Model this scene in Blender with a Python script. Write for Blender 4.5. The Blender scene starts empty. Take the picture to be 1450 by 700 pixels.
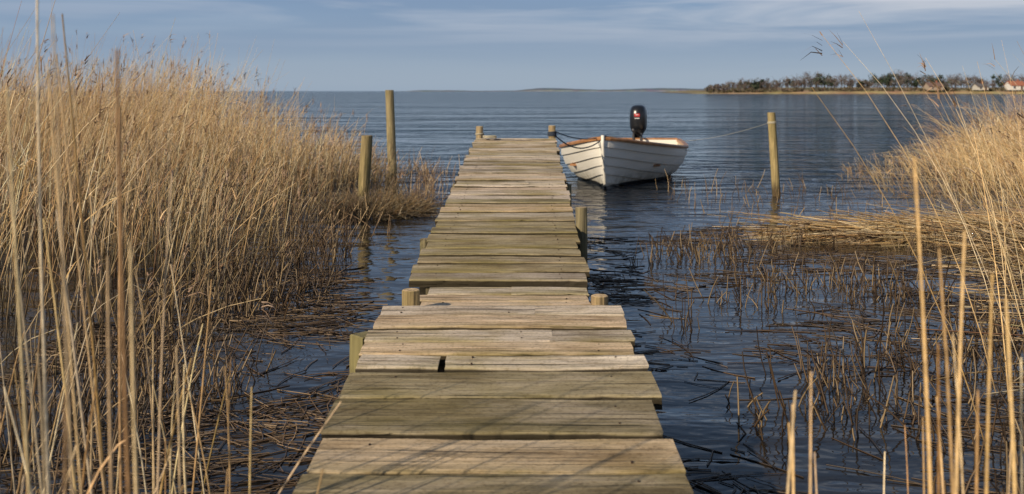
import bpy, math, random
import numpy as np
from mathutils import Vector
random.seed(7); rng=np.random.default_rng(7)
sc=bpy.context.scene
sc.view_settings.view_transform='Standard'; sc.view_settings.look='None'; sc.view_settings.exposure=0

# ---------------------------------------------------------------- helpers
def link(o,parent=None):
    sc.collection.objects.link(o)
    if parent is not None: o.parent=parent
    return o
def empty(name,loc=(0,0,0)):
    e=bpy.data.objects.new(name,None); e.location=loc; e.empty_display_size=.2
    return link(e)
def mesh_obj(name,verts,faces,mat,parent=None,cols=None,smooth=False):
    me=bpy.data.meshes.new(name)
    verts=np.asarray(verts,dtype=np.float32)
    if isinstance(faces,np.ndarray) and faces.shape[1]==4:
        n=len(faces)
        me.vertices.add(len(verts)); me.vertices.foreach_set('co',verts.ravel())
        me.loops.add(n*4); me.loops.foreach_set('vertex_index',faces.astype(np.int32).ravel())
        me.polygons.add(n); me.polygons.foreach_set('loop_start',np.arange(0,n*4,4,dtype=np.int32))
        me.polygons.foreach_set('loop_total',np.full(n,4,dtype=np.int32))
        me.update(calc_edges=True)
    else:
        me.from_pydata([tuple(v) for v in verts.tolist()],[],[tuple(int(i) for i in f) for f in faces])
    if cols is not None:
        ca=me.color_attributes.new('Col','FLOAT_COLOR','POINT')
        ca.data.foreach_set('color',np.asarray(cols,dtype=np.float32).ravel())
    me.validate()
    if smooth: me.polygons.foreach_set('use_smooth',[True]*len(me.polygons))
    me.materials.append(mat)
    o=bpy.data.objects.new(name,me)
    return link(o,parent)
class MB:
    def __init__(s): s.v=[];s.f=[];s.c=[]
    def add(s,vs,fs,col=(1,1,1,1)):
        b=len(s.v); s.v+= [tuple(v) for v in vs]; s.f+=[tuple(i+b for i in f) for f in fs]
        if len(col) and hasattr(col[0],'__len__'): s.c+=list(col)
        else: s.c+=[tuple(col)]*len(vs)
    def box(s,c,d,col=(1,1,1,1),rz=0,ch=0.0):
        x,y,z=[q/2 for q in d]; ca,sa=math.cos(rz),math.sin(rz)
        vs=[]
        for (a,b,e) in [(-x,-y,-z),(x,-y,-z),(x,y,-z),(-x,y,-z),(-x,-y,z),(x,-y,z),(x,y,z),(-x,y,z)]:
            vs.append((c[0]+a*ca-b*sa,c[1]+a*sa+b*ca,c[2]+e))
        s.add(vs,[(0,3,2,1),(4,5,6,7),(0,1,5,4),(1,2,6,5),(2,3,7,6),(3,0,4,7)],col)
    def tube(s,pts,rads,n=10,col=(1,1,1,1),cap=True,wob=0):
        pts=[Vector(p) for p in pts]; vs=[];fs=[]
        ph=[random.uniform(-1,1) for _ in range(n)]
        for i,p in enumerate(pts):
            t=(pts[min(i+1,len(pts)-1)]-pts[max(i-1,0)]).normalized()
            ref=Vector((1,0,0)) if abs(t.x)<.8 else Vector((0,1,0))
            a=t.cross(ref).normalized(); b=t.cross(a)
            for k in range(n):
                an=2*math.pi*k/n; r=rads[i]*(1+wob*(ph[k]+random.uniform(-.4,.4)))
                vs.append(p+a*math.cos(an)*r+b*math.sin(an)*r)
        for i in range(len(pts)-1):
            for k in range(n):
                fs.append((i*n+k,i*n+(k+1)%n,(i+1)*n+(k+1)%n,(i+1)*n+k))
        if cap: fs.append(tuple(range(n))); fs.append(tuple(range((len(pts)-1)*n,len(pts)*n)))
        s.add(vs,fs,col)
    def obj(s,name,mat,parent=None,smooth=False):
        return mesh_obj(name,s.v,s.f,mat,parent,s.c,smooth)

def newmat(name):
    m=bpy.data.materials.new(name); m.use_nodes=True
    nt=m.node_tree; b=nt.nodes['Principled BSDF']
    return m,nt,b
def nd(nt,t,**k):
    n=nt.nodes.new(t)
    for a,v in k.items(): setattr(n,a,v)
    return n
def mathn(nt,op,a,b=None,clamp=False):
    n=nt.nodes.new('ShaderNodeMath'); n.operation=op; n.use_clamp=clamp
    for i,x in enumerate((a,b)):
        if x is None: continue
        if isinstance(x,(int,float)): n.inputs[i].default_value=x
        else: nt.links.new(x,n.inputs[i])
    return n.outputs[0]
def mixc(nt,mode,f,a,b):
    n=nt.nodes.new('ShaderNodeMix'); n.data_type='RGBA'; n.blend_type=mode
    for s,x in ((n.inputs[0],f),(n.inputs[6],a),(n.inputs[7],b)):
        if isinstance(x,(int,float)): s.default_value=x
        elif isinstance(x,tuple): s.default_value=x if len(x)==4 else (*x,1)
        else: nt.links.new(x,s)
    return n.outputs[2]
def maprange(nt,v,a,b,c=0,d=1,smooth=False):
    n=nt.nodes.new('ShaderNodeMapRange')
    if smooth: n.interpolation_type='SMOOTHSTEP'
    nt.links.new(v,n.inputs[0])
    for i,x in enumerate((a,b,c,d)): n.inputs[i+1].default_value=x
    return n.outputs[0]
def noise(nt,vec,scale,detail=4,rough=.55,dist=0):
    n=nt.nodes.new('ShaderNodeTexNoise'); n.inputs['Scale'].default_value=scale
    n.inputs['Detail'].default_value=detail; n.inputs['Roughness'].default_value=rough
    n.inputs['Distortion'].default_value=dist
    if vec is not None: nt.links.new(vec,n.inputs['Vector'])
    return n.outputs[0]
def vscale(nt,v,s,off=None):
    n=nt.nodes.new('ShaderNodeMapping'); n.inputs['Scale'].default_value=s
    nt.links.new(v,n.inputs['Vector'])
    if off is not None: nt.links.new(off,n.inputs['Location'])
    return n.outputs[0]

# ---------------------------------------------------------------- materials
def mat_deck():
    m,nt,b=newmat('weathered_planks')
    at=nd(nt,'ShaderNodeVertexColor'); at.layer_name='Col'
    geo=nd(nt,'ShaderNodeTexCoord').outputs['Object']
    sep=nd(nt,'ShaderNodeSeparateColor'); nt.links.new(at.outputs[0],sep.inputs[0])
    k=mathn(nt,'MULTIPLY',sep.outputs[0],313.7)
    cx=nd(nt,'ShaderNodeCombineXYZ'); nt.links.new(k,cx.inputs[0]); nt.links.new(k,cx.inputs[2])
    g1=noise(nt,vscale(nt,geo,(1.6,38,38),cx.outputs[0]),1.0,6,.7,.7)
    g2=noise(nt,vscale(nt,geo,(2.2,6.5,6.5),cx.outputs[0]),1.0,4,.62,.4)
    g3=noise(nt,vscale(nt,geo,(.9,70,70),cx.outputs[0]),1.0,2,.5,.5)
    g4=noise(nt,geo,70,2,.7)
    g5=noise(nt,vscale(nt,geo,(1.1,2.2,2.2)),1.3,4,.6,.2)
    gr=maprange(nt,g1,.3,.7,.45,1.55)
    gg=nd(nt,'ShaderNodeCombineColor'); [nt.links.new(gr,gg.inputs[i]) for i in range(3)]
    col=mixc(nt,'MULTIPLY',1.0,at.outputs[0],gg.outputs[0])
    col=mixc(nt,'MULTIPLY',maprange(nt,g2,.48,.68,0,.9),col,(.55,.50,.42))
    col=mixc(nt,'MIX',maprange(nt,g2,.50,.30,0,.5),col,(.58,.47,.35))
    col=mixc(nt,'MULTIPLY',maprange(nt,g5,.52,.68,0,.75),col,(.70,.66,.46))
    cr=maprange(nt,g3,.63,.70,0,.85)
    col=mixc(nt,'MIX',cr,col,(.030,.023,.014))
    col=mixc(nt,'MULTIPLY',maprange(nt,g4,.52,.66,0,.55),col,(.45,.40,.34))
    vo=nd(nt,'ShaderNodeTexVoronoi'); vo.inputs['Scale'].default_value=1; vo.inputs['Randomness'].default_value=1
    nt.links.new(vscale(nt,geo,(2.3,5.5,.01),cx.outputs[0]),vo.inputs['Vector'])
    kn=mathn(nt,'ADD',vo.outputs['Distance'],mathn(nt,'MULTIPLY',g1,.06))
    col=mixc(nt,'MIX',maprange(nt,kn,.115,.07,0,.6),col,(.10,.055,.028))
    en=maprange(nt,g5,.38,.60)
    ed=mathn(nt,'MULTIPLY',maprange(nt,at.outputs[1],0,1,0,1),en)
    col=mixc(nt,'MIX',mathn(nt,'MULTIPLY',ed,.5),col,(.27,.225,.075))
    # shade in the gaps, painted near-black into the plank edge colour
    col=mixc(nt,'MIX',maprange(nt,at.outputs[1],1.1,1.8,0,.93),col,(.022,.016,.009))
    nt.links.new(col,b.inputs['Base Color']); b.inputs['Roughness'].default_value=.8
    b.inputs['Specular IOR Level'].default_value=.2
    h=mathn(nt,'SUBTRACT',g1,mathn(nt,'MULTIPLY',cr,.9))
    bp=nd(nt,'ShaderNodeBump'); bp.inputs['Strength'].default_value=1; bp.inputs['Distance'].default_value=.012
    nt.links.new(h,bp.inputs['Height']); nt.links.new(bp.outputs[0],b.inputs['Normal'])
    return m
def mat_post():
    m,nt,b=newmat('old_post_wood')
    at=nd(nt,'ShaderNodeVertexColor'); at.layer_name='Col'
    geo=nd(nt,'ShaderNodeNewGeometry').outputs['Position']
    g1=noise(nt,vscale(nt,geo,(55,55,2.5)),1,6,.65,.5)
    g2=noise(nt,vscale(nt,geo,(9,9,4)),1,4,.6)
    gr=maprange(nt,g1,.3,.7,.4,1.5)
    gg=nd(nt,'ShaderNodeCombineColor'); [nt.links.new(gr,gg.inputs[i]) for i in range(3)]
    col=mixc(nt,'MULTIPLY',1.0,at.outputs[0],gg.outputs[0])
    col=mixc(nt,'MIX',maprange(nt,g2,.48,.62,0,.5),col,(.15,.125,.04))
    sp=nd(nt,'ShaderNodeSeparateXYZ'); nt.links.new(geo,sp.inputs[0])
    col=mixc(nt,'MULTIPLY',maprange(nt,sp.outputs[2],.22,.08),col,(.22,.2,.17))
    nt.links.new(col,b.inputs['Base Color']); b.inputs['Roughness'].default_value=.85
    bp=nd(nt,'ShaderNodeBump'); bp.inputs['Strength'].default_value=.9; bp.inputs['Distance'].default_value=.008
    nt.links.new(g1,bp.inputs['Height']); nt.links.new(bp.outputs[0],b.inputs['Normal'])
    return m
def mat_attr(name,rough=.6,nscale=20,amt=.35,spec=.3):
    m,nt,b=newmat(name)
    at=nd(nt,'ShaderNodeVertexColor'); at.layer_name='Col'
    col=at.outputs[0]
    if amt>0:
        geo=nd(nt,'ShaderNodeNewGeometry').outputs['Position']
        g=maprange(nt,noise(nt,geo,nscale,1,.6),.3,.7,1-amt,1+amt)
        gg=nd(nt,'ShaderNodeCombineColor'); [nt.links.new(g,gg.inputs[i]) for i in range(3)]
        col=mixc(nt,'MULTIPLY',1.0,col,gg.outputs[0])
    nt.links.new(col,b.inputs['Base Color']); b.inputs['Roughness'].default_value=rough
    b.inputs['Specular IOR Level'].default_value=spec
    return m
M_deck=mat_deck(); M_post=mat_post()
M_reed=mat_attr('dry_reed',.5,30,0,.35)
M_stalk=mat_attr('dry_reed_close',.5,45,.25,.35)
M_debris=mat_attr('wet_reed',.5,25,0,.4)
M_tree=mat_attr('distant_foliage',.9,.6,.3,.1)
M_land=mat_attr('distant_land',.95,.15,.3,.1)
M_paint=mat_attr('house_materials',.8,1.5,.1,.2)

def mat_water():
    m,nt,b=newmat('lake_water')
    geo=nd(nt,'ShaderNodeNewGeometry').outputs['Position']
    sp=nd(nt,'ShaderNodeSeparateXYZ'); nt.links.new(geo,sp.inputs[0])
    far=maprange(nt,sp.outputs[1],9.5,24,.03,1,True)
    vfar=maprange(nt,sp.outputs[1],18,60,.14,1,True)
    patch=maprange(nt,noise(nt,vscale(nt,geo,(.04,.07,1)),1,2,.5),.3,.7,.75,1.4)
    w0=noise(nt,vscale(nt,geo,(.42,1.15,1)),1,3,.6,.5)
    w2=noise(nt,vscale(nt,geo,(1.0,1.9,1)),4.2,2,.6,.3)
    w4=noise(nt,vscale(nt,geo,(.17,.50,1)),1,3,.6,.5)
    w5=noise(nt,vscale(nt,geo,(.05,.17,1)),1,3,.6,.4)
    near=noise(nt,vscale(nt,geo,(.8,1.5,1)),1.8,3,.5,.3)
    hf=mathn(nt,'ADD',mathn(nt,'ADD',mathn(nt,'MULTIPLY',near,.18),mathn(nt,'MULTIPLY',w2,.035)),mathn(nt,'MULTIPLY',w0,.75))
    hv=mathn(nt,'ADD',mathn(nt,'MULTIPLY',w4,2.1),mathn(nt,'MULTIPLY',w5,5.5))
    hf=mathn(nt,'ADD',hf,mathn(nt,'MULTIPLY',hv,vfar))
    hf=mathn(nt,'MULTIPLY',mathn(nt,'MULTIPLY',hf,far),patch)
    hn=mathn(nt,'MULTIPLY',near,.022)
    hn=mathn(nt,'ADD',hn,mathn(nt,'MULTIPLY',w2,.004))
    h=mathn(nt,'ADD',hf,hn)
    bp=nd(nt,'ShaderNodeBump'); bp.inputs['Strength'].default_value=1; bp.inputs['Distance'].default_value=1.0
    nt.links.new(h,bp.inputs['Height']); nt.links.new(bp.outputs[0],b.inputs['Normal'])
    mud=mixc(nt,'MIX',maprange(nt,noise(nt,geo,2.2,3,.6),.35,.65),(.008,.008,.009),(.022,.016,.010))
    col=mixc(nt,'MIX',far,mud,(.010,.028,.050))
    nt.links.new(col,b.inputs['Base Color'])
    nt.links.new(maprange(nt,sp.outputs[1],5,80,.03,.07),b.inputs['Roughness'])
    b.inputs['IOR'].default_value=1.33
    return m
M_water=mat_water()
def mat_ground():
    m,nt,b=newmat('wet_mud')
    geo=nd(nt,'ShaderNodeNewGeometry').outputs['Position']
    c=mixc(nt,'MIX',maprange(nt,noise(nt,geo,5,4,.65),.35,.65),(.03,.022,.014),(.10,.07,.038))
    nt.links.new(c,b.inputs['Base Color']); b.inputs['Roughness'].default_value=.8
    bp=nd(nt,'ShaderNodeBump'); bp.inputs['Distance'].default_value=.05
    nt.links.new(noise(nt,geo,18,3,.6),bp.inputs['Height']); nt.links.new(bp.outputs[0],b.inputs['Normal'])
    return m
M_ground=mat_ground()
def mat_hull():
    m,nt,b=newmat('painted_hull')
    geo=nd(nt,'ShaderNodeTexCoord').outputs['Object']
    sp=nd(nt,'ShaderNodeSeparateXYZ'); nt.links.new(geo,sp.inputs[0])
    n1=noise(nt,vscale(nt,geo,(1.5,1.5,9)),1,5,.6)
    c=mixc(nt,'MIX',maprange(nt,n1,.35,.75,0,.5),(.80,.76,.68),(.62,.57,.47))
    dirt=mathn(nt,'MULTIPLY',maprange(nt,sp.outputs[2],.28,.08),maprange(nt,noise(nt,geo,9,4,.6),.3,.65))
    c=mixc(nt,'MIX',dirt,c,(.33,.30,.22))
    c=mixc(nt,'MIX',maprange(nt,mathn(nt,'ADD',sp.outputs[2],mathn(nt,'MULTIPLY',n1,.02)),.095,.085),c,(.02,.02,.022))
    nt.links.new(c,b.inputs['Base Color']); b.inputs['Roughness'].default_value=.38
    return m
def simple(name,col,rough=.5,metal=0,var=.2,ns=12):
    m,nt,b=newmat(name)
    geo=nd(nt,'ShaderNodeTexCoord').outputs['Object']
    g=maprange(nt,noise(nt,geo,ns,4,.6),.3,.7)
    c=mixc(nt,'MIX',g,tuple(x*(1-var) for x in col),tuple(min(1,x*(1+var)) for x in col))
    nt.links.new(c,b.inputs['Base Color']); b.inputs['Roughness'].default_value=rough; b.inputs['Metallic'].default_value=metal
    return m
M_hull=mat_hull(); M_inner=simple('hull_inside',(.50,.42,.30),.6)
M_varn=simple('varnished_wood',(.34,.16,.065),.4,0,.35,9)
M_black=simple('black_cowl',(.012,.013,.016),.28)
M_dgrey=simple('dark_metal',(.05,.05,.055),.45,.3)
M_red=simple('red_decal',(.45,.03,.03),.4); M_white=simple('white_decal',(.7,.7,.7),.4)
M_rope=simple('rope_fibre',(.42,.38,.28),.9,0,.3,90); M_roped=simple('dark_rope',(.03,.04,.06),.9)
M_galv=simple('galvanised_steel',(.35,.35,.34),.5,.8)
M_nail=simple('rusty_nail',(.05,.03,.02),.7,.3)

# ---------------------------------------------------------------- water and ground
S=9000
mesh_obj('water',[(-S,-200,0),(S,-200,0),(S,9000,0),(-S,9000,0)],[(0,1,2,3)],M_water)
LY=[0,3,5,7,9,10.5,11.5,12.2,13,15,17,20]; LX=[-1.75,-1.75,-1.55,-1.6,-1.75,-1.88,-1.92,-1.62,-1.35,-1.3,-1.5,-2.3]
RY=[0,3,5,7,9,11,13,15.5,18,21]; RX=[2.2,2.3,2.8,3.5,4.0,4.5,4.7,4.9,5.8,8]
def eL(y): return np.interp(y,LY,LX)
def eR(y): return np.interp(y,RY,RX)
gx=np.concatenate([[-S,-800,-120],np.arange(-30,30.1,.4),[120,800,S]])
gy=np.concatenate([[-200,-60],np.arange(-6,34.1,.4),[80,400,S]])
GX,GY=np.meshgrid(gx,gy)
sm=lambda t:np.clip(t,0,1)**2*(3-2*np.clip(t,0,1))
inn=sm((24-GY)/3)
zl=sm((eL(GY)-.9-GX)/1.6)*inn; zr=sm((GX-eR(GY)-.6)/1.4)*sm((23-GY)/3)
zb=sm((.3-GY)/1.5); zt=np.exp(-(((GX+1.65)/.5)**2+((GY-11.9)/.7)**2))*1.12
GZ=-.45+.47*np.maximum(np.maximum(np.maximum(zl,zr),zb),zt)+rng.normal(0,.012,GX.shape)+.12*zb
ny,nx=GX.shape
idx=np.arange(ny*nx).reshape(ny,nx)
F=np.stack([idx[:-1,:-1],idx[:-1,1:],idx[1:,1:],idx[1:,:-1]],-1).reshape(-1,4)
mesh_obj('ground',np.stack([GX,GY,GZ],-1).reshape(-1,3),F,M_ground,smooth=True)

# ---------------------------------------------------------------- reeds
def stems(base,h,lean,bend,rad,col,dark=None,seg=5,sides=3,taper=.7,dk=.22):
    N=len(base); t=np.linspace(0,1,seg+1)
    ln=lean[:,None,:]*t[None,:,None]+bend[:,None,:]*(t**2.2)[None,:,None]
    P=np.zeros((N,seg+1,3)); P[:,:,:2]=base[:,None,:2]+ln*h[:,None,None]
    hor=np.sqrt((ln**2).sum(-1)); vert=t[None,:]*np.sqrt(np.clip(1-(hor/np.maximum(t[None,:],1e-3))**2*.6,.04,1))
    P[:,:,2]=base[:,2:3]+vert*h[:,None]
    T=P[:,-1]-P[:,0]; T/=np.linalg.norm(T,axis=1,keepdims=True)
    ref=np.tile([.37,.93,0.],(N,1)); A=np.cross(T,ref); A/=np.linalg.norm(A,axis=1,keepdims=True)+1e-9
    B=np.cross(T,A)
    an=np.arange(sides)*2*np.pi/sides
    ring=A[:,None,:]*np.cos(an)[None,:,None]+B[:,None,:]*np.sin(an)[None,:,None]
    r=rad[:,None]*(1-taper*t)[None,:]
    V=P[:,:,None,:]+ring[:,None,:,:]*r[:,:,None,None]
    V=V.reshape(-1,3)
    C=np.ones((N,seg+1,sides,4)); C[...,:3]=col[:,None,None,:]
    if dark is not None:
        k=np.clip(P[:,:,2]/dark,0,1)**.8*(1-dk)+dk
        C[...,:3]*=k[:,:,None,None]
    bi=(np.arange(N)*(seg+1)*sides)[:,None,None]
    i=(np.arange(seg)*sides)[None,:,None]; k=np.arange(sides)[None,None,:]; k2=(np.arange(sides)+1)%sides; k2=k2[None,None,:]
    F=np.stack([bi+i+k,bi+i+k2,bi+i+sides+k2,bi+i+sides+k],-1).reshape(-1,4)
    return V,F,C.reshape(-1,4),P
def ribbons(base,d0,L,w,droop,col,dark=None,seg=3):
    N=len(base); t=np.linspace(0,1,seg+1)
    P=base[:,None,:]+d0[:,None,:]*(L[:,None]*t[None,:])[...,None]
    P[:,:,2]-=droop[:,None]*L[:,None]*(t**2)[None,:]
    P[:,:,2]=np.maximum(P[:,:,2],.004)
    side=np.cross(d0,np.tile([0,0,1.],(N,1))); side/=np.linalg.norm(side,axis=1,keepdims=True)+1e-9
    side=side+rng.normal(0,.5,(N,3)); side/=np.linalg.norm(side,axis=1,keepdims=True)
    ww=w[:,None]*(1-t[None,:]**1.5*.9)
    V=np.stack([P-side[:,None,:]*ww[...,None],P+side[:,None,:]*ww[...,None]],2).reshape(-1,3)
    C=np.ones((N,seg+1,2,4)); C[...,:3]=col[:,None,None,:]
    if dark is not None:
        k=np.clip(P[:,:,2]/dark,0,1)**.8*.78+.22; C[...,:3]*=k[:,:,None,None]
    bi=(np.arange(N)*(seg+1)*2)[:,None]; i=(np.arange(seg)*2)[None,:]
    F=np.stack([bi+i,bi+i+1,bi+i+3,bi+i+2],-1).reshape(-1,4)
    return V,F,C.reshape(-1,4)
def join(parts):
    V=[];F=[];C=[];o=0
    for v,f,c in parts: V.append(v);F.append(f+o);C.append(c);o+=len(v)
    return np.concatenate(V),np.concatenate(F),np.concatenate(C)
PAL=np.array([[.80,.55,.27],[.86,.65,.37],[.68,.44,.20],[.48,.29,.13],[.90,.73,.47],[.68,.50,.29]])
def reedcol(n,m=1.0):
    c=PAL[rng.integers(0,len(PAL),n)]*rng.uniform(.65,1.15,(n,1))*m
    return c+rng.normal(0,.012,c.shape)
def clump(x,y,s,seed):
    return .5+.25*np.sin(x*s*1.7+seed+1.3*np.sin(y*s*.9+seed))+.25*np.sin(y*s*2.1+seed*2.1+1.7*np.sin(x*s*1.1))
def reedbed(name,base,h,lean,bend,rad,colm=1.0,leaves=1.6,plume=.15,dark=.35,taper=.7,dk=.22,mat=None):
    n=len(base); col=reedcol(n,1.0)*colm
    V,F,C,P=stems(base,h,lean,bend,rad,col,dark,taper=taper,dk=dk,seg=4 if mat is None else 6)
    last=P.shape[1]-1
    parts=[(V,F,C)]
    nl=int(n*leaves)
    if nl:
        si=rng.integers(0,n,nl); ti=rng.integers(1,last,nl)
        b=P[si,ti]; an=rng.uniform(0,2*np.pi,nl); up=rng.uniform(.5,2.2,nl)
        d=np.stack([np.cos(an)+.35*np.sign(lean[si,0]),np.sin(an),up],-1); d/=np.linalg.norm(d,axis=1,keepdims=True)
        L=rng.uniform(.12,.40,nl)*np.clip(h[si],.4,1.3)
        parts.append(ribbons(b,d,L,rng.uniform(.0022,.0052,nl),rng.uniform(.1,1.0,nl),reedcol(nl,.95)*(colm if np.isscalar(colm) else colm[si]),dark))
    pi=np.where(rng.random(n)<plume)[0]
    if len(pi):
        rep=np.repeat(pi,7); b=P[rep,last].copy(); b[:,2]-=rng.uniform(0,.10,len(rep))
        T=P[rep,last]-P[rep,last-1]; T/=np.linalg.norm(T,axis=1,keepdims=True)
        d=T+rng.normal(0,.22,T.shape); d/=np.linalg.norm(d,axis=1,keepdims=True)
        pc=np.tile([.36,.235,.15],(len(rep),1))*rng.uniform(.6,1.3,(len(rep),1))
        parts.append(ribbons(b,d,rng.uniform(.06,.15,len(rep)),rng.uniform(.003,.006,len(rep)),rng.uniform(.1,.8,len(rep)),pc,None,2))
    V,F,C=join(parts)
    return mesh_obj(name,V,F,mat or M_reed,None,np.clip(C,0,1))
# left bed
N=26000
y=3.3+np.sqrt(rng.random(N))*21; x=eL(y)-rng.random(N)**1.1*(.52*y+1.0)
e=eL(y)-x
farlim=17+1.1*np.clip(e,0,7)
dens=np.clip(.16+e*.75,0,1)*np.where(y<6.5,.65,1)*(.15+.85*sm((clump(x,y,1.6,2.)-.15)*2.0))
keep=(rng.random(N)<dens)&(y<farlim)
x,y,e=x[keep],y[keep],e[keep]; n=len(x)
near=sm((12-y)/5)
h=(.34+1.40*sm(e/3.7)+.40*near)*(.72+.50*clump(x,y,.8,5.))*rng.uniform(.45,1.12,n)
tall=rng.random(n)<.11*sm(e/1.2); h[tall]*=rng.uniform(1.15,1.5,tall.sum())
h=np.clip(h,.2,2.35)
base=np.stack([x,y,np.full(n,-.03)],-1)
cl_=clump(x,y,1.1,11.)
lean=np.stack([rng.normal(.07,.13,n)+.22*(cl_-.5),rng.normal(-.02,.12,n)],-1); bend=np.stack([rng.normal(.10,.13,n),rng.normal(0,.09,n)],-1)
br=rng.random(n)<.13; lean[br]*=3.0; h[br]*=.72
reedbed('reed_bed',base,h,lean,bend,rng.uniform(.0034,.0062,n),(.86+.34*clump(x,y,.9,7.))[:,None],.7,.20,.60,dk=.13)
# tussock by the posts
n=1300; a=rng.uniform(0,2*np.pi,n); r=np.sqrt(rng.random(n))
x=-1.55+.58*r*np.cos(a); y=11.75+.8*r*np.sin(a)
base=np.stack([x,y,np.full(n,0.)+.05*(1-r)],-1)
lean=np.stack([.7*r*np.cos(a)+rng.normal(0,.25,n),.6*r*np.sin(a)+rng.normal(0,.25,n)],-1)
reedbed('grass_tussock',base,rng.uniform(.10,.30,n),lean,lean*.7,rng.uniform(.003,.005,n),.36,1.0,0,.2)
# right bed
N=14000
y=4.8+np.sqrt(rng.random(N))*18.5; x=eR(y)+rng.random(N)**1.1*(.22*y+2.8)
e=x-eR(y)
dens=np.clip(.05+e*.5,0,1)*(.2+.8*sm((clump(x,y,1.3,9.)-.2)*2.2))*np.where(y<8,.4,1)
keep=(rng.random(N)<dens)&(y<20+.5*e)
x,y,e=x[keep],y[keep],e[keep]; n=len(x)
h=(.28+1.05*sm(e/4.2))*(.7+.55*clump(x,y,.9,3.))*rng.uniform(.45,1.15,n)
tall=rng.random(n)<.06*sm(e/2); h[tall]*=1.4
base=np.stack([x,y,np.full(n,-.03)],-1)
lean=np.stack([rng.normal(-.25,.26,n),rng.normal(-.02,.2,n)],-1); bend=np.stack([rng.normal(-.25,.2,n),rng.normal(0,.12,n)],-1)
reedbed('reed_bed',base,h,lean,bend,rng.uniform(.0032,.0056,n),1.05,.75,.12,.25)
def lying(name,x,y,ang,L,zmax,mat,cm,rad=(.0022,.0042),cols=None,lift=.35):
    n=len(x); d=np.stack([np.cos(ang),np.sin(ang)],-1)
    z0=rng.uniform(.003,zmax,n)
    base=np.stack([x,y,z0],-1)
    t=np.linspace(0,1,4); P=np.zeros((n,4,3)); sw=rng.normal(0,.05,n)
    P[:,:,:2]=base[:,None,:2]+d[:,None,:]*(L[:,None]*t)[...,None]
    P[:,:,0]+=-d[:,1:2]*(sw*L)[:,None]*(t*(1-t))[None,:]*3; P[:,:,1]+=d[:,0:1]*(sw*L)[:,None]*(t*(1-t))[None,:]*3
    P[:,:,2]=np.maximum(z0[:,None]+(rng.normal(0,zmax*lift+.001,n)[:,None])*t[None,:],.0015)
    r=rng.uniform(*rad,n)
    A=np.stack([-d[:,1],d[:,0],np.zeros(n)],-1); B=np.tile([0,0,1.],(n,1))
    an=np.arange(3)*2*np.pi/3+.5
    ring=A[:,None,:]*np.cos(an)[None,:,None]+B[:,None,:]*np.sin(an)[None,:,None]
    V=(P[:,:,None,:]+ring[:,None,:,:]*r[:,None,None,None]).reshape(-1,3)
    col=reedcol(n,1)*cm if cols is None else cols
    C=np.ones((n,12,4)); C[...,:3]=col[:,None,:]
    bi=(np.arange(n)*12)[:,None,None]; i=(np.arange(3)*3)[None,:,None]; k=np.arange(3)[None,None,:]; k2=np.array([1,2,0])[None,None,:]
    F=np.stack([bi+i+k,bi+i+k2,bi+i+3+k2,bi+i+3+k],-1).reshape(-1,4)
    return mesh_obj(name,V,F,mat,None,np.clip(C.reshape(-1,4),0,1))
# flattened reeds blown over on the right
n=2800
u=rng.random(n)**.7; x=2.9+u*4.4; y=9.7+rng.normal(0,1,n)*(.10+.42*u)+.06*(x-3)
lying('flattened_reeds',x,y,np.pi+rng.normal(0,.18,n),rng.uniform(.3,1.1,n),.14,M_reed,rng.uniform(.5,1.05,(n,1)),lift=.5)
n=1700
y=rng.uniform(4.8,9.2,n); x=eR(y)+rng.random(n)**.7*2.6
lying('flattened_reeds',x,y,np.pi+rng.normal(.0,.55,n),rng.uniform(.2,.9,n),.18,M_reed,rng.uniform(.4,.95,(n,1)),lift=.8)
def debris(N,fx,fy,seed,thr):
    x=rng.uniform(*fx,N); y=rng.uniform(*fy,N); k=clump(x,y,1.5,seed)*.6+clump(x,y,3.7,seed+1)*.4+rng.normal(0,.10,N)>thr
    return x[k],y[k]
DC=np.array([[.075,.048,.028],[.12,.075,.042],[.045,.030,.020],[.20,.135,.075]])
x,y=debris(5200,(.62,4.8),(2.6,10.5),1.0,.555); k=x<eR(y)+.6; x,y=x[k],y[k]; n=len(x)
cols=DC[rng.choice(4,n,p=[.32,.3,.25,.13])]*rng.uniform(.6,1.2,(n,1))
lying('floating_reed_debris',x,y,rng.normal(2.9,.8,n),rng.uniform(.05,.42,n),.004,M_debris,1,(.0015,.0034),cols)
x,y=debris(4200,(-2.6,-.70),(2.4,8.0),4.0,.50)
k=(x<-.72-.20*np.maximum(y-5,0)); x,y=x[k],y[k]; n=len(x)
cols=DC[rng.choice(4,n,p=[.28,.3,.12,.30])]*rng.uniform(.7,1.7,(n,1))
lying('floating_reed_debris',x,y,rng.normal(.3,.9,n),rng.uniform(.04,.36,n),.006,M_debris,1,(.0015,.0034),cols)
def stubs(name,x,y,hr,cm,lx=0):
    n=len(x); base=np.stack([x,y,np.full(n,-.02)],-1)
    h=rng.uniform(*hr,n)*rng.uniform(.4,1,n)
    lean=np.stack([rng.normal(lx,.28,n),rng.normal(0,.24,n)],-1)
    cols=np.array([[.10,.062,.034],[.17,.11,.06],[.06,.038,.024],[.34,.24,.13]])[rng.integers(0,4,n)]*rng.uniform(.7,1.2,(n,1))*cm
    V,F,C,P=stems(base,h,lean,rng.normal(0,.14,(n,2)),rng.uniform(.0028,.0048,n),cols,None,3,4,.3)
    mesh_obj(name,V,F,M_debris,None,np.clip(C,0,1))
x,y=debris(6400,(.95,5.2),(2.8,9.5),2.2,.60); stubs('broken_reed_stubs',x,y,(.06,.32),.75,-.1)
x,y=debris(2400,(-2.3,-1.1),(3.0,10),6.2,.50); k=x<eL(y)+.35; stubs('broken_reed_stubs',x[k],y[k],(.1,.45),1.0,.1)
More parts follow.
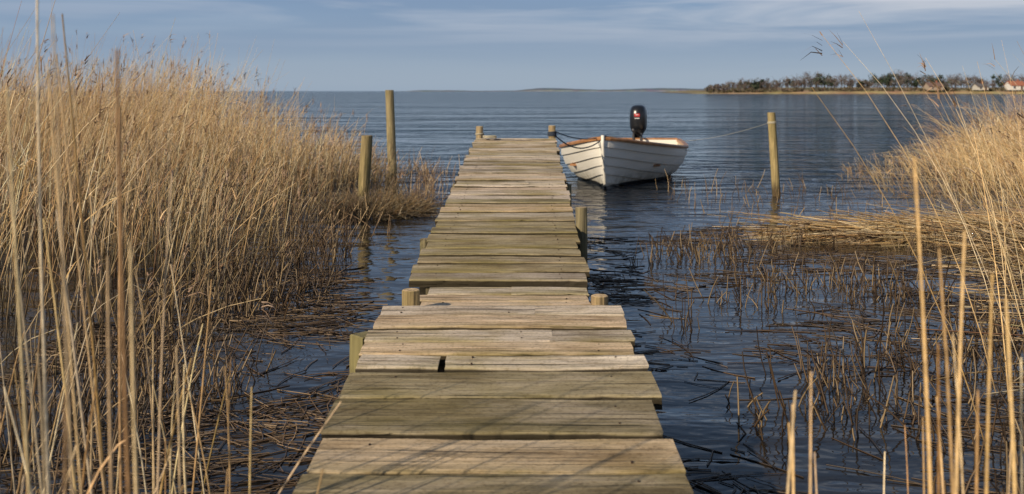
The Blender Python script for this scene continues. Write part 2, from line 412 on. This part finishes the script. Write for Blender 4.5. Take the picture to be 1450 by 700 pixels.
n=170; x=rng.uniform(2.0,4.6,n); y=rng.uniform(9.5,15,n); stubs('broken_reed_stubs',x,y,(.12,.4),1.3,0)
n=320; y=rng.uniform(9.0,19,n); x=eL(y)+rng.exponential(.22,n); stubs('broken_reed_stubs',x,y,(.15,.5),1.8,.1)

def stalks(name,spec,rad=.0042,leaves=.25,plume=0,taper=.7):
    b=[];h=[];l=[];be=[]
    for (bx,by,hh,lx,ly,cx) in spec: b.append((bx,by,-.03));h.append(hh);l.append((lx,ly));be.append((cx,0))
    return reedbed(name,np.array(b),np.array(h),np.array(l),np.array(be),np.full(len(b),rad)*rng.uniform(.65,1.15,len(b)),1.02,leaves,plume,.3,taper,mat=M_stalk)
sp=[]
for i in range(26):
    d=random.uniform(1.25,2.4); px=random.choice([random.uniform(100,200),random.uniform(60,230),random.uniform(-60,80)])
    X=(px-725)/1450*d
    sp.append((X+random.uniform(-.02,.06),d,random.uniform(.95,1.85),random.uniform(-.15,.0),random.uniform(-.04,.04),random.uniform(-.07,.04)))
for i in range(40):
    d=random.uniform(1.9,3.3); px=random.uniform(-60,330); X=(px-725)/1450*d
    sp.append((X,d,random.uniform(.45,.95),random.uniform(-.22,.22),random.uniform(-.1,.1),random.uniform(-.1,.12)))
sp+=[(-.58,2.25,.78,.0,0,.01),(-.80,2.3,.80,.42,0,.1),(-.88,2.6,.55,.0,0,.0),(-.66,2.2,.62,.08,0,.0),(-.50,2.1,.66,.12,0,.05)]
stalks('foreground_reeds',sp,.0050,.10,0,.6)
sp=[]
for (px,d,top) in [(1098,1.8,545),(1122,1.9,565),(1135,2.1,600),(1150,1.7,530),(1165,2.1,640),(1330,1.7,480),(1336,1.55,225),(1352,1.6,330),(1362,1.7,350),(1375,1.9,470),(1400,1.6,395),(1385,1.7,560),(1440,1.9,500),(1310,2.3,590),(1290,2.6,600),(1250,2.6,640),(1420,2.3,600),(1455,2.0,300),(1345,2.2,560),(1448,1.5,420)]:
    z=1.4-(top-129)*d/1450; lx=random.uniform(-.03,.05)
    sp.append(((px-725)/1450*d-lx*z*.6,d,z+.03,lx,random.uniform(-.04,.04),random.uniform(-.05,.02)))
stalks('foreground_reeds',sp,.0050,.05,0,.55)
sp=[]
for i in range(70):
    d=random.uniform(3.8,8.5); X=.49*d+random.uniform(-.1,1.1)
    sp.append((X,d,random.uniform(.8,1.95)*(1 if d>4.5 else .85),random.uniform(-.36,.06),random.uniform(-.1,.1),random.uniform(-.30,0)))
stalks('arching_reeds',sp,.0036,.5,.35)

# ---------------------------------------------------------------- jetty
jet=empty('jetty',(0,0,0))
deck=MB(); nails=MB(); frame=MB()
def plank(y0,y1,xc,w,ztop,slope,col,th=.045,yaw=0,split=None):
    if split:
        g=.003; L=w*split
        plank(y0,y1,xc-w/2+L/2,L-g,ztop,slope,col,th,0)
        k=random.uniform(.75,1.15); c2=tuple(min(1,c*k) for c in col)
        plank(y0,y1,xc+w/2-(w-L)/2,(w-L)-g,ztop+.002,slope,c2,th,0); return
    n=max(4,int(w/.05)); ch=.009; ym=(y0+y1)/2
    prof=[(y0,-th),(y0,-ch*1.3),(y0+ch*.4,-ch*.35),(y0+ch*1.4,0),(ym,.001),(y1-ch*1.4,0),(y1-ch*.4,-ch*.35),(y1,-ch*1.3),(y1,-th)]
    ed=[2,2,1,.8,0,.3,1.3,2,2]  # edge weight; the highest rows take the painted gap shade
    vs=[];cs=[]
    jr=random.uniform(-.020,.020); jl=random.uniform(-.020,.020); ph=random.uniform(0,9); warp=random.uniform(-.005,.005)
    tilt=random.uniform(-.003,.003); roll=random.uniform(-.005,.005)
    for i in range(n+1):
        u=i/n; x=xc-w/2+jl+(w+jr-jl)*u
        chip=random.uniform(0,.008) if random.random()<.12 else 0
        for j,(py,pz) in enumerate(prof):
            off=.0042*math.sin(x*9+ph+(j>4)*2)+.002*math.sin(x*27+ph*2+(j>4)*3)+random.uniform(-.0015,.0015)+(chip if j in(1,2,3) else 0)
            yy=py+(off if j!=4 else 0)
            z=ztop+(yy-ym)*slope+pz+warp*math.sin(u*math.pi)+tilt*(1 if py>ym else -1 if py<ym else 0)+roll*(u-.5)+(random.uniform(-.0008,.0008))
            xx=x
            if i in(0,n): xx+=random.uniform(-.004,.004)
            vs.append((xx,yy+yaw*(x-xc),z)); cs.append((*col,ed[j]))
    m=len(prof); fs=[]
    for i in range(n):
        for j in range(m-1): fs.append((i*m+j,(i+1)*m+j,(i+1)*m+j+1,i*m+j+1))
        fs.append((i*m+m-1,(i+1)*m+m-1,(i+1)*m,i*m))
    fs.append(tuple(range(m))); fs.append(tuple(range(n*m,(n+1)*m)))
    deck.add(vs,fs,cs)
    if w>.6:
        for sx in (-.36,.36):
            for py in (y0+(y1-y0)*.25,y0+(y1-y0)*.75):
                if random.random()<.2: continue
                X=xc+sx*w+random.uniform(-.016,.016); zz=ztop+(py-ym)*slope+.0035
                r=.004; a=[(X+r*math.cos(k*math.pi/3),py+r*math.sin(k*math.pi/3),zz) for k in range(6)]
                a+=[(q[0],q[1],q[2]-.010) for q in a]
                nails.add(a,[(0,1,2,3,4,5)]+[(k,(k+1)%6,(k+1)%6+6,k+6) for k in range(6)])
TAN=(.66,.49,.32); WARM=(.60,.46,.33); OLV=(.35,.28,.165); OLD=(.275,.22,.13); GREY=(.47,.39,.30); BRN=(.54,.395,.245); PALE=(.66,.55,.43)
def jc(c,a=.1):
    k=random.uniform(1-a,1+a); return tuple(max(.02,x*k+random.uniform(-.006,.006)) for x in c)
h0=1.277; sl=82/1450
edges=[4.81,4.63,4.43,4.24,4.06,3.89,3.595,3.266,2.98,2.70,2.42,2.13,1.85,1.56,1.28,1.0,.7,.4,.1,-.2,-.5]
cl=[PALE,TAN,PALE,TAN,PALE,OLV,OLD,BRN,OLD,OLV,BRN,OLV,GREY,OLV,BRN,OLV,OLV,GREY,OLV,OLV]
spl=[.62,None,.68,None,.3]+[None]*20
for i in range(len(edges)-1):
    y1,y0=edges[i],edges[i+1]; g=random.uniform(.010,.015) if i>4 else random.uniform(.007,.011); ym=(y0+y1)/2
    plank(y0+g,y1-g,-.045+random.uniform(-.006,.006),1.105*(1-.012*(i==6)+.01*(i>=8)),1.4-h0+ym*sl+random.uniform(-.005,.005),sl,jc(cl[i],.05),.05,random.uniform(-.008,.008) if not spl[i] else 0,spl[i])
for k,(y0,y1) in enumerate([(5.74,5.93),(5.57,5.73),(5.37,5.56),(5.18,5.36),(5.0,5.17),(4.82,4.98)]):
    plank(y0,y1,-.035,.92,.262-.001*k,0,jc([PALE,TAN,TAN,PALE,BRN,TAN][k]),.03,0,.55 if k==0 else None)
yy=5.95; f0=1.466; fs_=.0619; i=0
while yy<13.40:
    w=random.choice([.19,.22,.25,.27]) if yy<8.2 else random.choice([.13,.17,.2,.23])
    y1=min(yy+w,13.5); g=random.uniform(.009,.016); ym=(yy+y1)/2
    xc=-.084+(ym-5.81)*.01645
    if ym<8.0: c=random.choice([OLV,OLV,OLD,OLV,GREY])
    elif ym<8.8: c=random.choice([BRN,OLV,GREY])
    elif ym<9.6: c=random.choice([TAN,PALE,WARM])
    else: c=random.choice([GREY,BRN,PALE,WARM,GREY])
    s=random.choice([None,None,.35,.66]) if 8.6<ym<10.4 else None
    ww=1.05*(1+random.uniform(-.014,.014))
    plank(yy+g,y1-g,xc,ww,1.4-f0+ym*fs_+random.uniform(-.007,.007),fs_,jc(c,.16),.045,random.uniform(-.012,.012) if not s else 0,s)
    yy=y1; i+=1
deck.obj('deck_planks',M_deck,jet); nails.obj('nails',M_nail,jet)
wc=(.12,.095,.055,1)
def beam(p0,p1,w,h):
    p0=Vector(p0);p1=Vector(p1); d=(p1-p0).normalized(); s=d.cross(Vector((0,0,1))).normalized()*w/2; u=Vector((0,0,h/2))
    vs=[p0-s-u,p0+s-u,p0+s+u,p0-s+u,p1-s-u,p1+s-u,p1+s+u,p1-s+u]
    frame.add(vs,[(0,1,2,3),(7,6,5,4),(0,4,5,1),(1,5,6,2),(2,6,7,3),(3,7,4,0)],wc)
for sx in (-.42,.42):
    beam((-.045+sx,-.4,1.4-h0-.4*sl-.108),(-.045+sx,4.78,1.4-h0+4.78*sl-.108),.06,.10)
    beam((-.084+sx*.93,5.98,1.4-f0+5.98*fs_-.105),(.042+sx*.93,13.4,1.4-f0+13.4*fs_-.105),.06,.10)
    beam((-.035+sx*.8,4.85,.176),(-.035+sx*.8,5.90,.176),.05,.09)
for yb,xc,zc in ((2.1,-.045,.08),(4.55,-.045,.215),(7.6,-.055,.25),(10.4,-.01,.42),(13.3,.04,.60)):
    beam((xc-.58,yb,zc-.0),(xc+.58,yb,zc-.0),.07,.09)
frame.obj('frame_beams',M_post,jet)
def pile(name,x,y,top,r,bottom=-.6,lean=(0,0),col=(.20,.165,.09),topcol=(.36,.27,.15),parent=None,square=False,n=14):
    mb=MB(); H=top-bottom; K=9
    pts=[];rs=[]
    for k in range(K+1):
        u=k/K; z=bottom+H*u; q=z
        pts.append((x+lean[0]*q,y+lean[1]*q,z)); rs.append(r*(1.06-.10*u))
    pts.append((x+lean[0]*top,y+lean[1]*top,top+r*.07)); rs.append(rs[-1]*.90)
    if square: n=4
    mb.tube(pts,rs,n,(*col,1),True,.05 if not square else .02)
    for kk in range(n): mb.c[-1-kk]=(*topcol,1)
    return mb.obj(name,M_post,parent,False)
pile('pile_1',-.525,5.32,.365,.047,col=(.33,.24,.11),topcol=(.66,.46,.25),parent=jet)
pile('pile_2',.455,5.32,.335,.047,col=(.30,.21,.11),topcol=(.66,.46,.25),parent=jet)
pile('pile_3',-.635,4.42,.345,.068,col=(.20,.17,.07),topcol=(.24,.20,.09),parent=jet,square=True)
pile('pile_4',.515,7.6,.535,.045,parent=jet)
pile('pile_5',-.43,13.56,.93,.048,col=(.36,.27,.15),topcol=(.5,.4,.26),parent=jet)
pile('pile_6',.53,13.56,.94,.048,col=(.33,.24,.13),topcol=(.5,.4,.26),parent=jet)
pile('pile_7',-.64,7.6,.30,.045,parent=jet); pile('pile_8',-.56,10.4,.45,.045,parent=jet); pile('pile_9',.56,10.4,.45,.045,parent=jet)
pile('mooring_post',-1.735,11.87,.88,.066,lean=(.062,0),col=(.25,.19,.085))
pile('mooring_post',-1.83,15.7,1.41,.066,lean=(-.035,0),col=(.29,.23,.12))
pile('mooring_post',3.52,13.62,1.11,.055,lean=(-.063,0),col=(.33,.25,.11))

# ---------------------------------------------------------------- boat
boat=empty('motorboat',(1.28,14.35,-.03)); ax=Vector((.222,.975)).normalized()
boat.rotation_euler=(math.radians(-0.5),0,math.atan2(ax.y,ax.x))
BL=4.7; BB=1.0
def ss(t): t=max(0,min(1,t)); return t*t*(3-2*t)
def hp(t,u,s=1,ins=0.):
    sh=math.sin(math.pi/2*min(t/.55,1))**.78 if t<.55 else 1-.24*((t-.55)/.45)**2
    b=BB*sh-ins*(1 if t>.02 else 0)
    b=max(b,0)
    zs=.475+.30*(1-t)**2.4+.06*max(0,(t-.6)/.4)**2
    zk=-.17+.05*t+ins
    w=ss(t/.5)
    lat=(1-w)*u**1.15+w*math.sin(u*math.pi/2)**.80
    ver=(1-w)*u**.95+w*(1-math.cos(u*math.pi/2))**.92
    x=t*BL+.36*(1-t)**5*(1-ver)**1.6+(ins*1.2*(1-t)**4)
    return Vector((x,s*b*lat,zs*ver+zk*(1-ver)))
hull=MB(); NT=36; K=7; SUB=3
for s in (1,-1):
    for k in range(K):
        u0,u1=k/K,(k+1)/K
        us=[u0+(u1-u0)*j/SUB for j in range(SUB+1)]
        vs=[]
        for i in range(NT+1):
            t=(i/NT)**1.25
            col=[]
            for j,u in enumerate(us):
                p=hp(t,u,s)
                dt=hp(min(1,t+.01),u,s)-hp(max(0,t-.01),u,s); du=hp(t,min(1,u+.01),s)-hp(t,max(0,u-.01),s)
                nn=dt.cross(du)
                if nn.length<1e-9: nn=Vector((0,s,0))
                nn.normalize()
                if nn.y*s<0: nn=-nn
                if t<.004: nn=Vector((0,s,0))
                off=.022*(1-j/SUB)+.001
                col.append(p+nn*off)
            col.insert(0,hp(t,u0,s))
            vs+=col
        m=SUB+2; f=[]
        for i in range(NT):
            for j in range(m-1): f.append((i*m+j,(i+1)*m+j,(i+1)*m+j+1,i*m+j+1) if s==-1 else (i*m+j+1,(i+1)*m+j+1,(i+1)*m+j,i*m+j))
        hull.add(vs,f)
hull.obj('hull',M_hull,boat)
inn=MB()
for s in (1,-1):
    vs=[];f=[];m=10
    for i in range(NT+1):
        t=(i/NT)
        for j in range(m): vs.append(hp(t,j/(m-1),s,.03))
    for i in range(NT):
        for j in range(m-1): f.append((i*m+j,(i+1)*m+j,(i+1)*m+j+1,i*m+j+1))
    inn.add(vs,f)
inn.obj('hull_lining',M_inner,boat,True)
tr=MB(); pts=[hp(1,j/12,1) for j in range(13)]+[hp(1,j/12,-1) for j in range(12,0,-1)]
n=len(pts); tr.add([p+Vector((.012,0,0)) for p in pts]+[p-Vector((.03,0,0)) for p in pts],[tuple(range(n)),tuple(range(2*n-1,n-1,-1))]+[(k,(k+1)%n,(k+1)%n+n,k+n) for k in range(n)])
tr.obj('transom',M_hull,boat)
gw=MB()
for s in (1,-1):
    vs=[];f=[]
    for i in range(NT+1):
        t=(i/NT)**1.2; p=hp(t,1,s)
        p2=hp(min(1,t+.01),1,s)-hp(max(0,t-.01),1,s); d=Vector((p2.x,p2.y,0)).normalized(); o=Vector((-d.y,d.x,0))*s
        if o.y*s<0:o=-o
        if t<.01: o=Vector((-.5,.5*s,0))
        for (a,z) in ((.028,-.032),(.034,-.005),(.026,.016),(-.045,.016),(-.05,-.03)): vs.append(p+o*a+Vector((0,0,z)))
    for i in range(NT):
        for j in range(5): f.append((i*5+j,(i+1)*5+j,(i+1)*5+(j+1)%5,i*5+(j+1)%5))
    f.append((0,1,2,3,4)); f.append(tuple(range(NT*5,NT*5+5)))
    gw.add(vs,f)
p=hp(1,1,1); gw.box((BL+.0,0,p.z+.012),(.07,p.y*2-.06,.03))
q=hp(0,1,1); gw.add([(q.x+.02,-.02,q.z+.02),(q.x+.02,.02,q.z+.02),(q.x+.42,.24,q.z-.012),(q.x+.42,-.24,q.z-.012)],[(0,1,2,3)])
gw.obj('gunwale',M_varn,boat)
th=MB()
for t in (.3,.55,.78):
    p=hp(t,.8,1); th.box((t*BL,0,.30),(.26,p.y*2-.06,.03))
th.obj('thwarts',M_varn,boat)
st=MB(); pts=[hp(0,u/10,1)+Vector((-.022,0,0)) for u in range(11)]; pts[-1].z+=.035
st.tube(pts,[.024]*11,8); st.obj('stem',M_hull,boat,True)
kl=MB(); pts=[hp(u/10,0,1)+Vector((0,0,-.03)) for u in range(11)]; kl.tube(pts,[.03]*11,6); kl.obj('keel',M_hull,boat)
def loft(mb,rings,n=20,p=2.6):
    vs=[];f=[]
    for (cx,cy,z,a,b) in rings:
        for k in range(n):
            an=2*math.pi*k/n; c,s=math.cos(an),math.sin(an)
            vs.append((cx+a*math.copysign(abs(c)**(2/p),c),cy+b*math.copysign(abs(s)**(2/p),s),z))
    for i in range(len(rings)-1):
        for k in range(n): f.append((i*n+k,i*n+(k+1)%n,(i+1)*n+(k+1)%n,(i+1)*n+k))
    f.append(tuple(range(n-1,-1,-1))); f.append(tuple(range((len(rings)-1)*n,len(rings)*n)))
    mb.add(vs,f)
ob=MB(); ox=BL+.20
loft(ob,[(ox,0,.70,.17,.115),(ox,0,.72,.21,.145),(ox,0,.80,.225,.157),(ox,0,.95,.235,.160),(ox+.01,0,1.06,.23,.152),(ox+.02,0,1.125,.205,.132),(ox+.03,0,1.155,.16,.10),(ox+.03,0,1.168,.08,.05)])
o=ob.obj('outboard_cowl',M_black,boat,True)
o2=MB(); loft(o2,[(ox-.02,0,.60,.10,.075),(ox-.01,0,.66,.15,.11),(ox,0,.695,.185,.128),(ox,0,.712,.205,.14)]); loft(o2,[(ox,0,-.35,.07,.03),(ox,0,.1,.075,.04),(ox,0,.35,.08,.06),(ox-.01,0,.61,.10,.075)])
loft(o2,[(ox+.05,0,-.14,.16,.09),(ox+.05,0,-.125,.16,.09)])
o2.box((BL+.02,.07,.52),(.16,.035,.26)); o2.box((BL+.02,-.07,.52),(.16,.035,.26)); o2.box((BL-.06,0,.45),(.03,.2,.12))
o2.tube([(ox-.15,.02,.66),(ox-.35,.03,.70),(ox-.62,.04,.73)],[.022,.018,.02],8); o2.obj('outboard_leg',M_dgrey,boat)
lb=MB(); lb.box((ox-.233,0,.985),(.012,.10,.055)); lb.obj('cowl_badge',M_red,boat)
lb=MB(); lb.box((ox-.236,0,.925),(.010,.09,.012)); lb.box((ox-.239,0,.992),(.008,.05,.010)); lb.obj('cowl_lettering',M_white,boat)
ft=MB(); ft.tube([(.30,-.03,.75),(.30,.03,.75)],[.012,.012],6); ft.box((.30,0,.735),(.03,.03,.05)); ft.tube([(.30,-.09,.775),(.30,.09,.775)],[.011,.011],6); ft.obj('bow_cleat',M_galv,boat)

def rope(name,pts,r,mat):
    c=bpy.data.curves.new(name,'CURVE'); c.dimensions='3D'; c.bevel_depth=r; c.bevel_resolution=2; c.resolution_u=8
    s=c.splines.new('NURBS'); s.points.add(len(pts)-1); s.order_u=3; s.use_endpoint_u=True
    for k,p in enumerate(pts): s.points[k].co=(*p,1)
    c.materials.append(mat); o=bpy.data.objects.new(name,c); return link(o)
def sag(a,b,s,n=9):
    a=Vector(a);b=Vector(b); return [a.lerp(b,k/n)-Vector((0,0,s*4*(k/n)*(1-k/n))) for k in range(n+1)]
def bw(p):
    a=math.atan2(ax.y,ax.x); return Vector((1.28+p[0]*math.cos(a)-p[1]*math.sin(a),14.35+p[0]*math.sin(a)+p[1]*math.cos(a),p[2]-.03))
rope('mooring_rope',sag((.58,13.52,.80),bw((.15,.0,.78)),.16),.009,M_roped)
rope('mooring_rope',sag((.58,13.52,.86),bw((.30,.0,.79)),.07),.007,M_roped)
rope('mooring_rope',sag((3.455,13.60,.99),bw((3.9,-.86,.55)),.05),.0022,M_rope)
rope('mooring_rope',sag(bw((.06,-.03,.66)),bw((2.6,-1.06,.47)),.05),.006,M_rope)
def coil(x,y,z,r,t,n,name,mat):
    pts=[(x+r*math.cos(k*.7),y+r*math.sin(k*.7),z+k*.7/(2*math.pi)*t*2) for k in range(n)]
    rope(name,pts,t,mat)
coil(.53,13.56,.80,.055,.010,30,'rope_wrap',M_roped); coil(-.43,13.56,.82,.055,.008,14,'rope_wrap',M_rope); coil(3.455,13.62,.965,.058,.007,18,'rope_wrap',M_rope)
pts=[(-.30+.09*math.cos(k*.8)*(1+.2*math.sin(k)),13.3+.08*math.sin(k*.8),.79+.002*k) for k in range(16)]
rope('rope_coil',pts,.008,M_rope)

# ---------------------------------------------------------------- distant shore
def strip(name,xs,hts,y0,depth,col,mat):
    vs=[];cs=[];f=[]
    for x,h in zip(xs,hts):
        for (dy,k) in ((-3,-.3/max(h,.1)),(0,.0),(4,.30),(depth*.3,.7),(depth,1.0)):
            vs.append((x,y0+dy+random.uniform(-2,2)*(k>.1),h*k+(.02 if k==0 else 0)))
            cc=[c*random.uniform(.85,1.15) for c in (col if k>.35 else (col[0]*1.5,col[1]*1.35,col[2]*1.2))]
            cs.append((*cc,1))
    for i in range(len(xs)-1):
        for j in range(4): f.append((i*5+j,(i+1)*5+j,(i+1)*5+j+1,i*5+j+1))
    mb=MB(); mb.add(vs,f,cs); return mb.obj(name,mat)
xs=list(np.linspace(88,640,90)); hs=[min(3.6,.25+ (x-88)*.05)+random.uniform(-.2,.3) for x in xs]
strip('distant_shore',xs,hs,500,150,(.24,.19,.11),M_land)
xs=list(np.linspace(-290,2200,160)); hs=[2.6+.8*math.sin(x*.02)+random.uniform(-.4,.4)+ (0 if x<0 else 6.5*ss(x/90)*(.75+.25*math.sin(x*.017))) for x in xs]
hs[0]=.3; hs[1]=1.2
strip('distant_coast',xs,hs,2600,300,(.13,.155,.185),M_land)  # muted blue-grey: distance haze painted into the land colour
def tree(x,y,z,h,w,kind):
    mb=MB(); bc=(.09,.07,.06,1)
    mb.tube([(x,y,z-.3),(x+random.uniform(-.2,.2),y,z+h*.4),(x+random.uniform(-.5,.5),y,z+h*.85)],[.2,.14,.05],5,bc)
    for _ in range(9 if kind!='ever' else 0):
        a=random.uniform(0,6.28); zz=z+h*random.uniform(.12,.6); l=w*random.uniform(.5,1.0)
        mb.tube([(x,y,zz),(x+l*.45*math.cos(a),y+l*.45*math.sin(a),zz+l*.45),(x+l*math.cos(a),y+l*math.sin(a),zz+l*random.uniform(.6,1.2))],[.09,.06,.02],4,bc)
    mtree.add(mb.v,mb.f,mb.c)
    n={'bare':280,'ever':360,'bush':120}[kind]
    lobes=[(random.gauss(0,w*.5),random.gauss(0,w*.5),h*random.uniform(.18,.86),w*random.uniform(.28,.55)) for _ in range(9)]
    for _ in range(n):
        lx,ly,lz,lr=random.choice(lobes)
        v=Vector((random.gauss(0,1),random.gauss(0,1),random.gauss(0,1))).normalized()*lr*random.random()**.4
        p=Vector((x+lx+v.x,y+ly+v.y,z+max(.3,min(h,lz+v.z*.9))))
        if kind=='ever': s=random.uniform(.2,.45); c=random.choice([(.045,.06,.04),(.06,.07,.045),(.035,.045,.035)])
        elif kind=='bush': s=random.uniform(.15,.4); c=random.choice([(.13,.10,.065),(.10,.085,.05),(.16,.125,.08)])
        else: s=random.uniform(.10,.30); c=random.choice([(.12,.095,.085),(.15,.12,.10),(.09,.075,.07),(.16,.135,.11)])  # tree colours slightly lifted, distance haze painted in
        c=tuple(q*random.uniform(.8,1.25) for q in c)
        a=Vector((random.gauss(0,1),random.gauss(0,1),random.gauss(0,1))).normalized(); b=a.orthogonal().normalized()
        mtree.add([p+a*s,p+b*s,p-a*s,p-b*s],[(0,1,2,3)],(*c,1))
mtree=MB()
def hz(x): return min(3.4,.25+(x-88)*.05)*.8
px=1003.
while px<1620:
    d=random.uniform(512,590); X=(px+random.uniform(-4,4)-725)/1450*d
    if px<1030: H=random.uniform(3,4.5)
    elif px<1085: H=random.uniform(4.5,7)
    elif px<1100: H=random.uniform(3.5,5)
    elif px<1215: H=random.uniform(6,10.5)*(1-.25*abs(px-1150)/60)
    elif px<1235: H=random.uniform(3,5)
    elif px<1300: H=random.uniform(6,10)
    else: H=random.uniform(4.5,9)
    kind='ever' if (1240<px<1268 and random.random()<.8) or (1055<px<1075 and random.random()<.6) or random.random()<.12 else 'bare'
    tree(X,d,hz(X),H,H*random.uniform(.38,.6),kind)
    px+=random.uniform(1.5,5.0)
for px in np.arange(1000,1620,5):
    d=random.uniform(505,512); X=(px-725)/1450*d
    if random.random()<.75: tree(X,d,hz(X)*.4,random.uniform(1.0,2.8),random.uniform(1.2,2.4),'bush')
mtree.obj('distant_trees',M_tree)
def house(px,d,w,hh,rh,wall,roof,dep=7):
    X=(px-725)/1450*d; z=hz(X)*.75-.2
    e=empty('house',(X,d,z))
    a=MB(); a.box((0,0,hh/2),(w,dep,hh),(*wall,1))
    a.add([(-w/2,-dep/2,hh),(-w/2,dep/2,hh),(-w/2,0,hh+rh*.93),(w/2,-dep/2,hh),(w/2,dep/2,hh),(w/2,0,hh+rh*.93)],[(0,1,2),(3,5,4)],(*wall,1))
    a.obj('walls',M_paint,e)
    r=MB(); o=.4; zz=hh-.15
    for s in (-1,1):
        r.add([(-w/2-o,s*(dep/2+o),zz),(w/2+o,s*(dep/2+o),zz),(w/2+o,0,hh+rh),(-w/2-o,0,hh+rh),(-w/2-o,s*(dep/2+o),zz-.15),(w/2+o,s*(dep/2+o),zz-.15),(w/2+o,0,hh+rh-.15),(-w/2-o,0,hh+rh-.15)],[(0,1,2,3),(7,6,5,4),(0,1,5,4),(1,2,6,5),(3,0,4,7)],(*roof,1))
    r.box((w*.2,0,hh+rh+.3),(.6,.6,1.2),(.3,.12,.08,1)); r.obj('roof',M_paint,e)
    g=MB()
    nw=max(2,int(w/2.4))
    for k in range(nw):
        if k==nw//2: continue
        g.box((-w/2+w*(k+.5)/nw,-dep/2-.02,hh*.55),(1.0,.06,1.1),(.05,.06,.08,1))
    g.obj('windows',M_paint,e)
    g=MB(); g.box((-w/2+w*(nw//2+.5)/nw,-dep/2-.02,1.05),(1.0,.06,2.1),(.12,.07,.05,1)); g.obj('door',M_paint,e)
house(1322,505,7,2.0,1.8,(.34,.27,.21),(.17,.11,.09)); house(1437,505,7,2.4,2.1,(.65,.62,.58),(.33,.13,.08))
house(1388,507,5,1.8,1.5,(.5,.47,.42),(.12,.11,.11)); house(1510,512,9,2.4,2.0,(.6,.57,.5),(.25,.12,.08))

# ---------------------------------------------------------------- sky, sun
w=bpy.data.worlds.new('World'); sc.world=w; w.use_nodes=True; nt=w.node_tree
bg=nt.nodes['Background']
sky=nd(nt,'ShaderNodeTexSky'); sky.sky_type='NISHITA'; sky.sun_disc=False
EL=math.radians(26); sv=Vector((-.70,-.71)); sv.normalize()
sky.sun_elevation=EL; sky.sun_rotation=math.atan2(sv.x,sv.y); sky.altitude=0; sky.air_density=1.0; sky.dust_density=1.0; sky.ozone_density=1.5
tc=nd(nt,'ShaderNodeTexCoord')
cl1=noise(nt,vscale(nt,tc.outputs['Generated'],(2.4,2.4,34)),1,6,.55,.5)
cl2=noise(nt,vscale(nt,tc.outputs['Generated'],(1.3,1.3,15)),1,5,.5,.4)
sp=nd(nt,'ShaderNodeSeparateXYZ'); nt.links.new(tc.outputs['Generated'],sp.inputs[0])
el=sp.outputs[2]
g=maprange(nt,el,0,.10,0,1,True)
lo=mixc(nt,'MIX',g,(4.5,5.8,7.6),(2.5,4.0,6.7))
g2=maprange(nt,el,.12,.6,0,1)
lo=mixc(nt,'MIX',g2,lo,(.6,1.2,2.5))
base=mixc(nt,'MIX',.76,sky.outputs[0],lo)
mask2=mathn(nt,'MULTIPLY',maprange(nt,cl2,.42,.62,0,.5),maprange(nt,el,.008,.045))
rt=maprange(nt,sp.outputs[0],-.25,.25,.30,1)
mask=mathn(nt,'MULTIPLY',mathn(nt,'MULTIPLY',maprange(nt,cl1,.46,.62,0,.95),maprange(nt,el,.035,.085)),rt)
mask=mathn(nt,'MULTIPLY',mask,maprange(nt,el,.5,.15,.15,1))
col=mixc(nt,'MIX',mask2,base,(2.7,3.8,5.6))
col=mixc(nt,'MIX',mask,col,(7.4,7.8,8.6))
nt.links.new(col,bg.inputs[0]); bg.inputs[1].default_value=.078
sun=bpy.data.lights.new('sun','SUN'); sun.energy=5.0; sun.angle=math.radians(.6); sun.color=(1,.86,.66)
so=link(bpy.data.objects.new('sun',sun))
dv=Vector((sv.x*math.cos(EL),sv.y*math.cos(EL),math.sin(EL)))
so.rotation_euler=dv.to_track_quat('Z','Y').to_euler()

# ---------------------------------------------------------------- camera
cam=bpy.data.cameras.new('camera'); co=link(bpy.data.objects.new('camera',cam)); co.location=(0,0,1.4); co.rotation_euler=(math.radians(90),0,0)
cam.lens=36; cam.sensor_width=36; cam.shift_y=-.1524; cam.clip_end=20000; cam.clip_start=.05
cam.dof.use_dof=True; cam.dof.focus_distance=5.8; cam.dof.aperture_fstop=3.8
sc.camera=co
